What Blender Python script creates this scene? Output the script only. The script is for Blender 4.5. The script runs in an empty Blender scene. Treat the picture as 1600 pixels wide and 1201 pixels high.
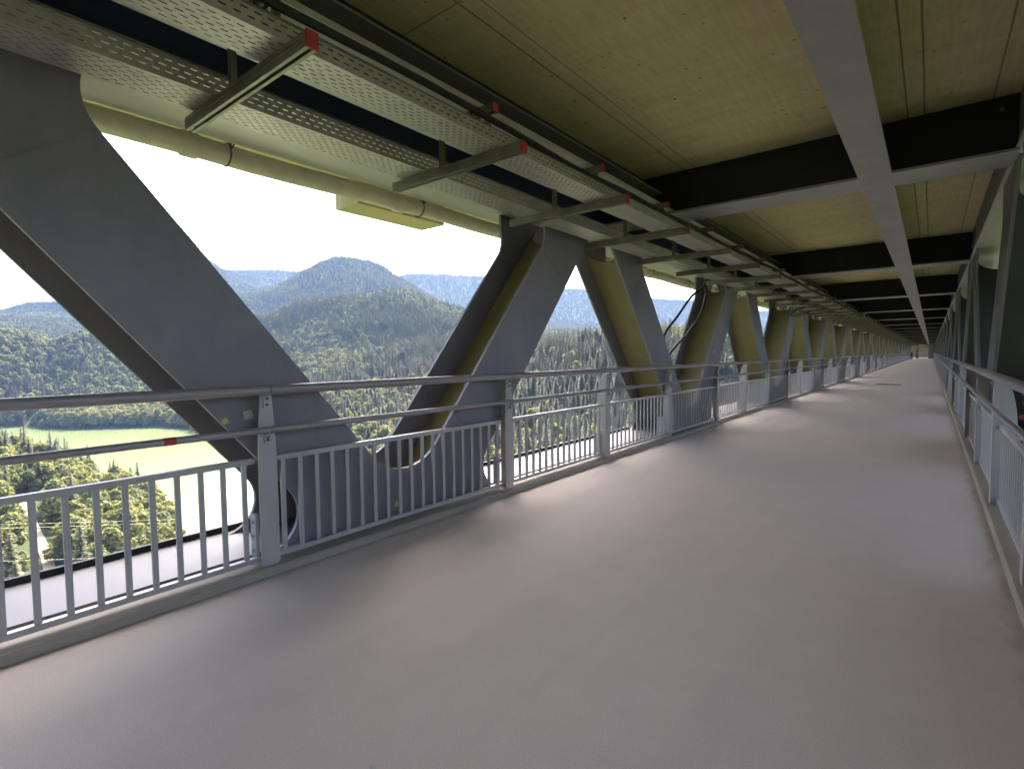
import bpy, bmesh, math, random
from mathutils import Vector, Matrix, noise
R = math.radians
sc = bpy.context.scene
col = sc.collection
rng = random.Random(7)

# ------------------------------------------------------------------ helpers
class MB:
    """collects faces of several shapes into one mesh"""
    def __init__(s): s.v = []; s.f = []; s.sm = []; s.mi = []; s.cur = 0
    def face(s, idx, smooth=False): s.f.append(tuple(idx)); s.sm.append(smooth); s.mi.append(s.cur)
    def box(s, x0, x1, y0, y1, z0, z1):
        b = len(s.v)
        s.v += [(x0,y0,z0),(x1,y0,z0),(x1,y1,z0),(x0,y1,z0),(x0,y0,z1),(x1,y0,z1),(x1,y1,z1),(x0,y1,z1)]
        for q in ((0,3,2,1),(4,5,6,7),(0,1,5,4),(1,2,6,5),(2,3,7,6),(3,0,4,7)): s.face([b+i for i in q])
        return s
    def prism(s, poly, axis, a0, a1):
        """poly: list of 2D points; axis 'x': (y,z), 'y': (x,z), 'z': (x,y); extruded a0..a1"""
        n = len(poly); b = len(s.v)
        def P(p, a):
            return (a,p[0],p[1]) if axis == 'x' else (p[0],a,p[1]) if axis == 'y' else (p[0],p[1],a)
        s.v += [P(p,a0) for p in poly] + [P(p,a1) for p in poly]
        area = sum(poly[i][0]*poly[(i+1)%n][1]-poly[(i+1)%n][0]*poly[i][1] for i in range(n))
        flip = (area < 0) != (axis == 'y') != (a1 < a0)
        lo = list(range(b+n-1, b-1, -1)); hi = list(range(b+n, b+2*n))
        if flip: lo.reverse(); hi.reverse()
        s.face(lo); s.face(hi)
        for i in range(n):
            j = (i+1) % n
            q = [b+i, b+j, b+n+j, b+n+i]
            if flip: q.reverse()
            s.face(q)
        return s
    def tube(s, pts, r, n=12, caps=True):
        pts = [Vector(p) for p in pts]; m = len(pts)
        rad = r if isinstance(r, (list, tuple)) else [r]*m
        b = len(s.v); up = None
        for i, p in enumerate(pts):
            t = (pts[min(i+1,m-1)] - pts[max(i-1,0)]).normalized()
            if up is None: up = Vector((0,0,1)) if abs(t.z) < .9 else Vector((1,0,0))
            a = t.cross(up).normalized(); c = a.cross(t).normalized(); up = c
            for k in range(n):
                w = 2*math.pi*k/n
                s.v.append(tuple(p + a*(rad[i]*math.cos(w)) + c*(rad[i]*math.sin(w))))
        for i in range(m-1):
            for k in range(n):
                k2 = (k+1) % n
                s.face((b+i*n+k2, b+i*n+k, b+(i+1)*n+k, b+(i+1)*n+k2), True)
        if caps:
            c0 = len(s.v); s.v += s.v[b:b+n]; s.face(range(c0, c0+n))
            c1 = len(s.v); s.v += s.v[b+(m-1)*n:b+m*n]; s.face(range(c1+n-1, c1-1, -1))
        return s
    def mesh(s, name, mats):
        me = bpy.data.meshes.new(name)
        me.from_pydata(s.v, [], s.f)
        me.polygons.foreach_set('use_smooth', s.sm)
        mats = mats if isinstance(mats, (list, tuple)) else [mats]
        for m in mats: me.materials.append(m)
        if len(mats) > 1: me.polygons.foreach_set('material_index', s.mi)
        me.update(); return me
    def build(s, name, mats, parent=None, loc=None):
        return link(name, s.mesh(name, mats), parent, loc)

def link(name, me, parent=None, loc=None):
    o = bpy.data.objects.new(name, me); col.objects.link(o)
    if parent is not None: o.parent = parent
    if loc is not None: o.location = loc
    return o
def tag(o, label=None, cat=None, group=None, kind=None):
    for k, v in (('label',label),('category',cat),('group',group),('kind',kind)):
        if v: o[k] = v
    return o
def thing(name, label, cat, loc=(0,0,0), group=None):
    o = bpy.data.objects.new(name, None); col.objects.link(o); o.location = loc
    o.empty_display_size = .2
    return tag(o, label, cat, group)
def arc(cx, cy, r, a0, a1, n=10):
    return [(cx+r*math.cos(R(a0+(a1-a0)*i/n)), cy+r*math.sin(R(a0+(a1-a0)*i/n))) for i in range(n+1)]
ORD = ['first','second','third','fourth','fifth','sixth','seventh','eighth','ninth','tenth','eleventh','twelfth']

# ------------------------------------------------------------------ materials
def new_mat(name):
    m = bpy.data.materials.new(name); m.use_nodes = True
    nt = m.node_tree; return m, nt, nt.nodes['Principled BSDF']
def N(nt, t, **k):
    n = nt.nodes.new(t)
    for a, v in k.items():
        if a.startswith('i_'):
            key = a[2:]
            n.inputs[int(key) if key.isdigit() else key.replace('_',' ')].default_value = v
        else: setattr(n, a, v)
    return n
def ramp(nt, fac, stops):
    r = N(nt, 'ShaderNodeValToRGB'); e = r.color_ramp.elements
    while len(e) < len(stops): e.new(.5)
    for el, (p, c) in zip(e, stops): el.position = p; el.color = (*c, 1) if len(c) == 3 else c
    nt.links.new(fac, r.inputs[0]); return r.outputs[0]
def mathn(nt, op, a, b=None, c=None):
    n = N(nt, 'ShaderNodeMath', operation=op)
    for i, x in enumerate((a, b, c)):
        if x is None: continue
        if isinstance(x, (int, float)): n.inputs[i].default_value = x
        else: nt.links.new(x, n.inputs[i])
    return n.outputs[0]
def coords(nt, scale=(1,1,1)):
    t = N(nt, 'ShaderNodeTexCoord'); m = N(nt, 'ShaderNodeMapping'); m.inputs['Scale'].default_value = scale
    nt.links.new(t.outputs['Object'], m.inputs[0]); return m.outputs[0]
def noise_tex(nt, vec, scale, detail=4, rough=.55):
    n = N(nt, 'ShaderNodeTexNoise'); n.inputs['Scale'].default_value = scale
    n.inputs['Detail'].default_value = detail; n.inputs['Roughness'].default_value = rough
    nt.links.new(vec, n.inputs['Vector']); return n.outputs['Fac']
def mixc(nt, fac, a, b, blend='MIX'):
    n = N(nt, 'ShaderNodeMix', data_type='RGBA', blend_type=blend)
    for i, x in ((0, fac), (6, a), (7, b)):
        if isinstance(x, (int, float)): n.inputs[i].default_value = x
        elif isinstance(x, tuple): n.inputs[i].default_value = (*x, 1)
        else: nt.links.new(x, n.inputs[i])
    return n.outputs[2]
def bump(nt, bsdf, h, strength, dist):
    b = N(nt, 'ShaderNodeBump'); b.inputs['Strength'].default_value = strength; b.inputs['Distance'].default_value = dist
    nt.links.new(h, b.inputs['Height']); nt.links.new(b.outputs[0], bsdf.inputs['Normal'])

def painted(name, base, rough, var=.18, spec=.5, metal=0., bumpy=.05, blot=1.3, streak=0.):
    m, nt, b = new_mat(name)
    v = coords(nt)
    n1 = noise_tex(nt, v, blot, 5, .6)
    d = tuple(c*(1-var) for c in base); l = tuple(min(1, c*(1+var)) for c in base)
    c = ramp(nt, n1, [(.3, d), (.7, l)])
    if streak:      # drip marks, dust and small knocks
        dk = tuple(x*.62 for x in base); lt = tuple(min(1, x*1.3+.03) for x in base)
        f = noise_tex(nt, coords(nt, (7,7,.5)), 1.6, 5, .65)
        c = mixc(nt, ramp(nt, f, [(.52,(0,0,0)), (.72,(streak,)*3)]), c, dk)
        f = noise_tex(nt, coords(nt, (2.2,2.2,1.1)), 1.3, 6, .72)
        c = mixc(nt, ramp(nt, f, [(.53,(0,0,0)), (.70,(streak*.8,)*3)]), c, lt)
        f = noise_tex(nt, v, 17, 3, .6)
        c = mixc(nt, ramp(nt, f, [(.68,(0,0,0)), (.72,(streak*1.1,)*3)]), c, lt)
    nt.links.new(c, b.inputs['Base Color'])
    n2 = noise_tex(nt, v, 6, 3)
    nt.links.new(mathn(nt, 'MULTIPLY_ADD', n2, .16, rough-.08), b.inputs['Roughness'])
    b.inputs['Specular IOR Level'].default_value = spec; b.inputs['Metallic'].default_value = metal
    if bumpy: bump(nt, b, noise_tex(nt, v, 90, 2), bumpy, .004)
    return m

M = {}
M['steel_right_shade'] = painted('right_truss_shaded_paint', (.135,.123,.122), .45, .14, .4, streak=.2)  # same truss steel, darkened so the right side reads as shaded
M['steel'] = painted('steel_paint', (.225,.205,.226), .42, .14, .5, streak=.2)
M['steel_black'] = painted('shaded_steel_paint', (.022,.022,.024), .5, .2, .4)  # near-black puts shadow into the beam webs and chord lip; fittings share it
M['web'] = painted('diagonal_web_bounce_tint', (.27,.225,.105), .5, .18, .4, streak=.2)  # olive tint stands in for light bounced up from the valley
M['web_right_shade'] = painted('right_web_shaded_paint', (.065,.06,.053), .5, .18, .4)  # web colour darkened with the shade of the right side
M['plate'] = painted('flange_reflect_paint', (.48,.45,.43), .32, .10, .5)  # pale because floor light reflected in the flanges is put into the colour
M['beam'] = painted('beam_paint', (.27,.25,.245), .36, .12, .5, streak=.2)
M['ledge'] = painted('ledge_coating', (.165,.16,.18), .45, .10, .5, blot=3)
M['rail'] = painted('railing_paint', (.455,.425,.405), .42, .10, .45, .2, .03, streak=.2)
M['tube'] = painted('handrail_paint', (.33,.295,.295), .38, .12, .5, .25, .03)
M['post_white'] = painted('bolted_bracket_paint', (.48,.45,.45), .45, .12)
M['chord_side'] = painted('chord_side_paint', (.075,.10,.20), .45, .15, .5)
M['red'] = painted('red_plastic', (.42,.04,.04), .5, .1)
M['rubber'] = painted('black_cable_sheath', (.012,.012,.013), .5, .2)
M['bundle'] = painted('dusty_cable_sheath', (.04,.034,.03), .75, .35, .3, 0, 0, 9)
M['bolt'] = painted('bolt_zinc', (.16,.155,.15), .35, .1, .5, .6, 0)
M['sticker'] = painted('paper_sticker', (.5,.48,.46), .7, .1)
M['sticker_y'] = painted('yellow_tag', (.55,.55,.16), .7, .1)
M['pipe'] = painted('plastic_pipe', (.74,.66,.48), .5, .12, .4, 0, .03, 4, streak=.2)
M['strap'] = painted('rusty_strap', (.14,.09,.05), .7, .3)
M['render'] = painted('plastered_wall', (.25,.215,.195), .85, .15, .2)
M['cloth'] = painted('dark_clothes', (.03,.028,.035), .9, .3, .2)
M['skin'] = painted('skin', (.45,.28,.2), .6, .1)
M['wire'] = painted('wire', (.5,.46,.3), .4, .1, .5, .4)
M['white_wall'] = painted('white_house_wall', (.75,.72,.68), .8, .08)
M['roof_tile'] = painted('house_roof', (.16,.08,.06), .8, .2)

def mat_floor():
    m, nt, b = new_mat('walkway_coating')
    v = coords(nt)
    big = noise_tex(nt, v, .55, 5, .6); mid = noise_tex(nt, v, 3.2, 5, .65); fine = noise_tex(nt, v, 140, 2, .6)
    grit = noise_tex(nt, v, 420, 2, .7)
    c = ramp(nt, big, [(.3,(.60,.515,.455)), (.7,(.69,.60,.53))])
    c = mixc(nt, .5, c, ramp(nt, mid, [(.35,(.54,.46,.405)), (.65,(.71,.62,.55))]))
    c = mixc(nt, .45, c, ramp(nt, fine, [(.38,(.47,.40,.355)), (.62,(.78,.68,.6))]))
    c = mixc(nt, .3, c, ramp(nt, grit, [(.36,(.37,.32,.285)), (.64,(.88,.8,.73))]))
    # scuffs and specks
    sp = noise_tex(nt, coords(nt, (1,1,1)), 9, 3, .7)
    c = mixc(nt, ramp(nt, sp, [(.74,(0,0,0)), (.78,(.4,.4,.4))]), c, (.33,.27,.235))
    st = noise_tex(nt, coords(nt, (2.2,.35,1)), 1.1, 4, .7)
    c = mixc(nt, ramp(nt, st, [(.58,(0,0,0)), (.75,(.3,.3,.3))]), c, (.74,.655,.58))
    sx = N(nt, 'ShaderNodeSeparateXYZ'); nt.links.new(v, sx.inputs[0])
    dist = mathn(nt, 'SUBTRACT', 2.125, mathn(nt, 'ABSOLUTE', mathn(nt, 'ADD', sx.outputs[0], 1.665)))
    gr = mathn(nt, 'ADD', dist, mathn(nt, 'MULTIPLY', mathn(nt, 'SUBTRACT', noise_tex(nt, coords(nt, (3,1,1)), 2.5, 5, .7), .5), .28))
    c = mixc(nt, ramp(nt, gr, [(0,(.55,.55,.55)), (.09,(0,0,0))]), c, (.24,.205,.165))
    wv_ = noise_tex(nt, coords(nt, (3.2,.16,1)), 1.0, 5, .6)
    c = mixc(nt, ramp(nt, wv_, [(.5,(0,0,0)), (.7,(.13,.13,.13))]), c, (.45,.385,.34))
    nt.links.new(c, b.inputs['Base Color'])
    nt.links.new(mathn(nt, 'MULTIPLY_ADD', mid, .2, .55), b.inputs['Roughness'])
    b.inputs['Specular IOR Level'].default_value = .32
    bump(nt, b, grit, .35, .004)
    return m
M['floor'] = mat_floor()

def mat_kerb():
    m, nt, b = new_mat('kerb_coating')
    v = coords(nt, (1,.4,1))
    c = ramp(nt, noise_tex(nt, v, 2.2, 6, .65), [(.3,(.29,.25,.20)), (.7,(.39,.34,.28))])
    c = mixc(nt, ramp(nt, noise_tex(nt, v, 1.1, 3), [(.6,(0,0,0)), (.72,(.5,.5,.5))]), c, (.2,.2,.13))
    nt.links.new(c, b.inputs['Base Color']); b.inputs['Roughness'].default_value = .7
    bump(nt, b, noise_tex(nt, v, 150, 2), .3, .004)
    return m
M['kerb'] = mat_kerb()

def mat_concrete():
    m, nt, b = new_mat('deck_concrete')
    t = N(nt, 'ShaderNodeTexCoord'); sep = N(nt, 'ShaderNodeSeparateXYZ'); nt.links.new(t.outputs['Object'], sep.inputs[0])
    X, Y = sep.outputs[0], sep.outputs[1]
    v = t.outputs['Object']
    c = ramp(nt, noise_tex(nt, v, .7, 6, .6), [(.28,(.55,.46,.215)), (.5,(.67,.565,.28)), (.72,(.77,.665,.365))])
    c = mixc(nt, .5, c, ramp(nt, noise_tex(nt, coords(nt, (.5,3.5,1)), 1.6, 6, .65), [(.3,(.50,.415,.195)), (.72,(.80,.70,.39))]))
    c = mixc(nt, .3, c, ramp(nt, noise_tex(nt, coords(nt, (22,2.2,1)), 1.2, 4, .6), [(.35,(.50,.415,.195)), (.65,(.80,.70,.39))]))
    # smudges and pores
    sm = noise_tex(nt, coords(nt, (2.5,6,1)), 1.5, 5, .75)
    c = mixc(nt, ramp(nt, sm, [(.60,(0,0,0)), (.74,(.42,.42,.42))]), c, (.15,.12,.07))
    vo = N(nt, 'ShaderNodeTexVoronoi'); vo.inputs['Scale'].default_value = 7.5; vo.inputs['Randomness'].default_value = 1
    nt.links.new(v, vo.inputs['Vector'])
    gate = ramp(nt, noise_tex(nt, v, 2.7, 2), [(.45,(0,0,0)), (.56,(1,1,1))])
    pore = mixc(nt, 1., ramp(nt, vo.outputs['Distance'], [(.06,(.9,.9,.9)), (.13,(0,0,0))]), gate, 'MULTIPLY')
    c = mixc(nt, pore, c, (.07,.055,.035))
    # formwork joints: lines along the bridge and across it
    wob = mathn(nt, 'MULTIPLY', mathn(nt, 'SUBTRACT', noise_tex(nt, v, 1.3, 3), .5), .02)
    xw = mathn(nt, 'ADD', X, wob); line = None
    for x0, w in ((-2.74,.008),(-2.59,.005),(-.26,.008),(-.115,.008),(.435,.007)):
        l = mathn(nt, 'LESS_THAN', mathn(nt, 'ABSOLUTE', mathn(nt, 'SUBTRACT', xw, x0)), w)
        line = l if line is None else mathn(nt, 'MAXIMUM', line, l)
    yw = mathn(nt, 'ADD', Y, wob)
    fr = mathn(nt, 'FRACT', mathn(nt, 'DIVIDE', mathn(nt, 'ADD', yw, 4.87), 7.72))
    yl = mathn(nt, 'MULTIPLY', mathn(nt, 'LESS_THAN', mathn(nt, 'ABSOLUTE', mathn(nt, 'SUBTRACT', fr, .002)), .0008), mathn(nt, 'LESS_THAN', X, -2.7))
    line = mathn(nt, 'MAXIMUM', line, yl)
    c = mixc(nt, mathn(nt, 'MULTIPLY', line, .62), c, (.055,.042,.025))
    nt.links.new(c, b.inputs['Base Color']); b.inputs['Roughness'].default_value = .8; b.inputs['Specular IOR Level'].default_value = .25
    bump(nt, b, mathn(nt, 'SUBTRACT', noise_tex(nt, v, 12, 4), line), .3, .01)
    return m
M['concrete'] = mat_concrete()

def mat_tray():
    m, nt, b = new_mat('galvanised_perforated_sheet')
    t = N(nt, 'ShaderNodeTexCoord'); sep = N(nt, 'ShaderNodeSeparateXYZ'); nt.links.new(t.outputs['Object'], sep.inputs[0])
    X, Y, Z = sep.outputs
    c = ramp(nt, noise_tex(nt, t.outputs['Object'], 14, 4, .7), [(.3,(.42,.40,.355)), (.7,(.58,.555,.50))])
    nt.links.new(c, b.inputs['Base Color']); b.inputs['Metallic'].default_value = .55
    nt.links.new(mathn(nt, 'MULTIPLY_ADD', noise_tex(nt, t.outputs['Object'], 3, 3), .2, .32), b.inputs['Roughness'])
    # slots: rows across the tray (x on the bottom, z on the sides), staggered every other row
    geo = N(nt, 'ShaderNodeNewGeometry'); gs = N(nt, 'ShaderNodeSeparateXYZ'); nt.links.new(geo.outputs['True Normal'], gs.inputs[0])
    flat = mathn(nt, 'GREATER_THAN', mathn(nt, 'ABSOLUTE', gs.outputs[2]), .5)
    U = mathn(nt, 'ADD', mathn(nt, 'MULTIPLY', X, flat), mathn(nt, 'MULTIPLY', Z, mathn(nt, 'SUBTRACT', 1, flat)))
    ru = mathn(nt, 'DIVIDE', mathn(nt, 'ADD', U, 10), .034)
    row = mathn(nt, 'FLOOR', ru)
    odd = mathn(nt, 'MULTIPLY', mathn(nt, 'MODULO', row, 2), .5)
    fy = mathn(nt, 'FRACT', mathn(nt, 'ADD', mathn(nt, 'DIVIDE', mathn(nt, 'ADD', Y, 50), .066), odd))
    fu = mathn(nt, 'FRACT', ru)
    slot = mathn(nt, 'MULTIPLY', mathn(nt, 'LESS_THAN', mathn(nt, 'ABSOLUTE', mathn(nt, 'SUBTRACT', fy, .5)), .27),
                 mathn(nt, 'LESS_THAN', mathn(nt, 'ABSOLUTE', mathn(nt, 'SUBTRACT', fu, .5)), .105))
    em = None
    for e in (-3.77,-3.45,-2.88,-2.60):
        q = mathn(nt, 'GREATER_THAN', mathn(nt, 'ABSOLUTE', mathn(nt, 'SUBTRACT', X, e)), .016); em = q if em is None else mathn(nt, 'MULTIPLY', em, q)
    zm = mathn(nt, 'MULTIPLY', mathn(nt, 'GREATER_THAN', mathn(nt, 'SUBTRACT', Z, 3.206), .022), mathn(nt, 'LESS_THAN', mathn(nt, 'SUBTRACT', Z, 3.206), .115))
    mk = mathn(nt, 'ADD', mathn(nt, 'MULTIPLY', em, flat), mathn(nt, 'MULTIPLY', zm, mathn(nt, 'SUBTRACT', 1, flat)))
    slot = mathn(nt, 'MULTIPLY', slot, mk)
    tr = N(nt, 'ShaderNodeBsdfTransparent'); mx = N(nt, 'ShaderNodeMixShader')
    nt.links.new(slot, mx.inputs[0]); nt.links.new(b.outputs[0], mx.inputs[1]); nt.links.new(tr.outputs[0], mx.inputs[2])
    nt.links.new(mx.outputs[0], nt.nodes['Material Output'].inputs[0])
    return m
M['tray'] = mat_tray()
M['galv'] = painted('galvanised_channel', (.215,.20,.145), .38, .25, .5, .45, .03, 8)

def mat_water():
    m, nt, b = new_mat('lake_water')
    v = coords(nt)
    c = ramp(nt, noise_tex(nt, v, .006, 4), [(.3,(.15,.185,.08)), (.7,(.18,.22,.095))])
    nt.links.new(c, b.inputs['Base Color']); b.inputs['Roughness'].default_value = .15
    b.inputs['IOR'].default_value = 1.33
    bump(nt, b, noise_tex(nt, coords(nt, (1,.6,1)), .35, 4), .03, .2)
    return m
M['water'] = mat_water()

def mat_ground():
    m, nt, b = new_mat('forest_ground')
    v = coords(nt)
    c = ramp(nt, noise_tex(nt, v, .02, 6), [(.3,(.032,.046,.02)), (.7,(.055,.07,.03))])
    c = mixc(nt, ramp(nt, noise_tex(nt, v, .0022, 4, .6), [(.69,(0,0,0)), (.71,(1,1,1))]), c, (.10,.13,.045))
    c = mixc(nt, ramp(nt, noise_tex(nt, v, .12, 5, .7), [(.58,(0,0,0)), (.74,(.5,.5,.5))]), c, (.11,.125,.045))
    nt.links.new(c, b.inputs['Base Color']); b.inputs['Roughness'].default_value = .9; b.inputs['Specular IOR Level'].default_value = .1
    bump(nt, b, noise_tex(nt, v, .25, 4), .6, .8)
    return m
M['ground'] = mat_ground()
M['path'] = painted('gravel_path', (.34,.29,.21), .9, .2, .2, 0, 0, .3)

def mat_leaf(name, stops, transl):
    m, nt, b = new_mat(name)
    oi = N(nt, 'ShaderNodeObjectInfo')
    c = ramp(nt, oi.outputs['Random'], stops)
    pn = noise_tex(nt, oi.outputs['Location'], .0075, 5, .65)
    c = mixc(nt, ramp(nt, pn, [(.36,(.6,.6,.6)), (.5,(0,0,0))]), c, tuple(.6*x for x in stops[0][1]))
    c = mixc(nt, ramp(nt, pn, [(.52,(0,0,0)), (.66,(.65,.65,.65))]), c, stops[-1][1])
    n = noise_tex(nt, coords(nt), .55, 3)
    c = mixc(nt, .55, c, ramp(nt, n, [(.3,tuple(.55*x for x in stops[0][1])), (.7,tuple(1.5*x for x in stops[-1][1]))]))
    nt.links.new(c, b.inputs['Base Color']); b.inputs['Roughness'].default_value = .65; b.inputs['Specular IOR Level'].default_value = .25
    t = N(nt, 'ShaderNodeBsdfTranslucent'); mx = N(nt, 'ShaderNodeMixShader'); mx.inputs[0].default_value = transl
    nt.links.new(mixc(nt, 1., c, (1.4,1.42,.72), 'MULTIPLY'), t.inputs[0])
    nt.links.new(b.outputs[0], mx.inputs[1]); nt.links.new(t.outputs[0], mx.inputs[2])
    nt.links.new(mx.outputs[0], nt.nodes['Material Output'].inputs[0])
    return m
M['leaf'] = mat_leaf('broad_leaves', [(0,(.058,.088,.034)), (.4,(.108,.135,.048)), (.75,(.165,.185,.06)), (1,(.235,.22,.085))], .42)
M['needle'] = mat_leaf('conifer_needles', [(0,(.032,.054,.03)), (.5,(.058,.085,.038)), (.85,(.105,.13,.05)), (1,(.17,.15,.075))], .25)
M['bark'] = painted('bark', (.05,.038,.026), .9, .35, .1, 0, 0, 3)

# ------------------------------------------------------------------ bridge dimensions (metres, camera above the origin)
P = 7.72                       # one bay of the trusses
YB0 = 3.315                    # first lower node
XM = -1.665                    # middle of the bridge
YEND = 168.0
SL = .843
ZL, ZC = .10, 3.556            # lower chord top, upper chord underside
XI, XO = -3.96, -4.72          # planes of the inner and outer flanges on the lake side
def mir(x): return 2*XM - x
NB = int((YEND - YB0)/P)       # bays

# ---- walkway, kerbs
MB().box(-3.80, .47, -26, YEND+40, -.25, 0).build('walkway', M['floor'])
tag(bpy.data.objects['walkway'], kind='structure')
for s in (0, 1):
    poly = [(-3.785,-.1),(-3.785,.045),(-3.80,.058),(-4.06,.072),(-4.06,-.1)]
    if s: poly = [(mir(x), z) for x, z in poly]
    k = MB().prism(poly, 'y', -26, YEND).build('kerb', M['kerb']); tag(k, kind='structure')

# ---- trusses
def flange_poly(sgn):
    """inner/outer flange of the member that comes down to the node at u=0 from the left (sgn 1) or right (-1)"""
    oR, oL = .21, -.715
    nrm = math.hypot(1, SL); ang = math.degrees(math.atan2(SL, 1))
    r = .525; c0 = (r*nrm+oR)/SL
    pts = arc(0, c0, r, -90, -180+ang, 8)
    r = .343; zc = ZC - r; u0 = r*nrm + oR - SL*zc
    pts += arc(u0, zc, r, 180+ang, 156, 10); pts += [(pts[-1][0], ZC)]
    pts += [(oL-SL*ZC, ZC)]
    r = .277; zc = ZL + r; u0 = oL - r*nrm - SL*zc
    pts += arc(u0, zc, r, ang, -90, 12)
    pts += [(0, ZL)]
    return [(sgn*u, z) for u, z in pts]
def web_mesh(sgn, side):
    """web plate between the flanges, its upper end cut out in a bow"""
    mb = MB(); off = -.2525
    d = Vector((-SL, 1)).normalized(); nv = Vector((d.y, -d.x))*.012
    xa, xb = XI-.035, XO+.035
    n = 14; rows = []
    for i in range(n+1):
        t = i/n; x = xa + (xb-xa)*t
        q = 2*t-1
        top = ZC - .02 if i in (0, n) else ZC - .10 - .27*math.sqrt(max(0, 1-q*q))
        rows.append((x, top))
    for t_ in (1, -1):
        b = len(mb.v)
        for x, top in rows:
            for z in (ZL, top):
                u = off - SL*z + nv.x*t_
                mb.v.append((x, u, z + nv.y*t_))
        for i in range(n):
            q = (b+2*i, b+2*i+1, b+2*i+3, b+2*i+2)
            mb.face(q if t_ > 0 else q[::-1])
    h = len(mb.v)//2
    for i in range(n): mb.face((2*i+1, h+2*i+1, h+2*i+3, 2*i+3))
    mb.v = [((x if side == 0 else mir(x)), sgn*y, z) for x, y, z in mb.v]
    return mb
def seam(sgn, pa, pb, side):
    a, b = Vector(pa), Vector(pb); d = (b-a).normalized(); n = Vector((-d.y, d.x))*.007
    poly = [tuple(a-n), tuple(b-n), tuple(b+n), tuple(a+n)]
    poly = [(sgn*u, z) for u, z in poly]
    x0, x1 = XI, XI+.004
    if side: x0, x1 = mir(x0), mir(x1)
    return MB().prism(poly, 'x', x0, x1)
truss = []
for side in (0, 1):
    t = thing('bridge_truss', 'dark grey steel truss of slanted beams on the lake side, left of the walkway' if side == 0 else
              'dark steel truss of slanted beams along the right edge of the walkway', 'truss', (XI if side == 0 else mir(XI), 0, 0))
    truss.append(t)
    inv = Matrix.Translation(-t.location)
    X = (lambda x: x) if side == 0 else mir
    def lk(name, mb_or_me, mats=None, loc=None, parent=None):
        me = mb_or_me.mesh(name, mats) if isinstance(mb_or_me, MB) else mb_or_me
        o = link(name, me, parent or t)
        if parent is None: o.location = Vector(loc or (0,0,0)) - t.location
        return o
    # lower chord: flat top ledge with a small outer lip; upper chord: box
    lo = MB().prism([(X(x), z) for x, z in [(-4.06,ZL-.03),(-4.06,ZL),(-4.80,ZL),(-4.80,ZL-.03)]], 'y', -26, YEND)
    lo.build('chord_ledge', M['ledge'], t).location = -t.location
    lo = MB().prism([(X(x), z) for x, z in [(-4.805,-.6),(-4.805,ZL+.045),(-4.835,ZL+.045),(-4.835,-.6)]], 'y', -26, YEND)
    lo.build('chord_lip', M['steel_black'], t).location = -t.location
    b = MB().box(*sorted((X(XI), X(XI-.03))), -26, YEND, -.62, ZL-.033); b.box(*sorted((X(-4.06),X(-4.80))), -26, YEND, -.65, -.622)
    b.build('bottom_chord', M['steel'], t).location = -t.location
    up = MB().box(*sorted((X(-3.93), X(-5.0))), -26, YEND, ZC, ZC+.04)
    up.build('top_chord', M['plate'], t).location = -t.location
    if side == 0:
        up = MB().box(-3.99, XI, -26, YEND, ZC+.043, 4.15).box(XO, XO+.03, -26, YEND, ZC+.043, 4.15)
    else:
        up = MB().box(mir(XI), mir(XI)+.03, -26, YEND, ZC+.043, 4.15).box(mir(XO)-.03, mir(XO), -26, YEND, ZC+.043, 4.15)
    up.build('chord_web', M['chord_side'] if side == 0 else M['steel_right_shade'], t).location = -t.location
    me = {}; SM = M['steel'] if side == 0 else M['steel_right_shade']
    for sgn in (1, -1):
        fp = flange_poly(sgn)
        me[sgn,'in'] = MB().prism(fp, 'x', X(XI), X(XI-.035)).mesh('inner_flange', SM)
        me[sgn,'out'] = MB().prism(fp, 'x', X(XO+.035), X(XO)).mesh('outer_flange', SM)
        me[sgn,'web'] = web_mesh(sgn, side).mesh('diagonal', M['web'] if side == 0 else M['web_right_shade'])
        j = MB(); j.prism(fp, 'x', X(XI), X(XI-.035)); j.prism(fp, 'x', X(XO+.035), X(XO)); j.cur = 1
        w = web_mesh(sgn, side); WM = M['web'] if side == 0 else M['web_right_shade']; b0 = len(j.v); j.v += w.v
        for f in w.f: j.face([b0+i for i in f])
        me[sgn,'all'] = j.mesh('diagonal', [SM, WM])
        me[sgn,'s1'] = seam(sgn, (.605-YB0-.06, 2.69), (1.0-YB0, 2.99), side).mesh('weld_seam', M['steel'])
        me[sgn,'s2'] = seam(sgn, (2.125-YB0, .586), (2.659-YB0-.02, 1.0), side).mesh('weld_seam', M['steel'])
    for k in range(-3, NB+1):
        for sgn in (1, -1):
            y = YB0 + P*k
            if y + sgn*-2 > YEND: continue
            if 0 <= k < 6 and not (side == 1 and k == 0 and sgn == 1):
                d = lk('diagonal', me[sgn,'web'], loc=(0, y, 0))
                for nm, key in (('inner_flange','in'),('outer_flange','out')):
                    link(nm, me[sgn,key], d)
                if k < 3 and side == 0:
                    for key in ('s1','s2'): link('weld_seam', me[sgn,key], d)
            else:
                lk('diagonal', me[sgn,'all'], loc=(0, y, 0))
# stickers on the lake-side truss
def sticker(y, z, s, m, rot=.2):
    c, q = math.cos(rot), math.sin(rot)
    poly = [(y+s*(a*c-b*q), z+s*(a*q+b*c)) for a, b in ((-1,-1),(1,-1),(1,1),(-1,1))]
    o = MB().prism(poly, 'x', XI+.0005, XI+.003).build('sticker', m, truss[0]); o.location = -truss[0].location
    return o
tag(sticker(1.822, 1.191, .032, M['sticker'], .12), 'pale square paper sticker')
tag(sticker(1.658, 1.16, .02, M['sticker_y'], .6), 'small yellow tag')
tag(sticker(3.183, .211, .022, M['sticker_y'], .9), 'small yellow tag low on the plate')
tag(sticker(12.593, 1.67, .035, M['sticker'], 0), 'pale sticker on a distant diagonal')

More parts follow.
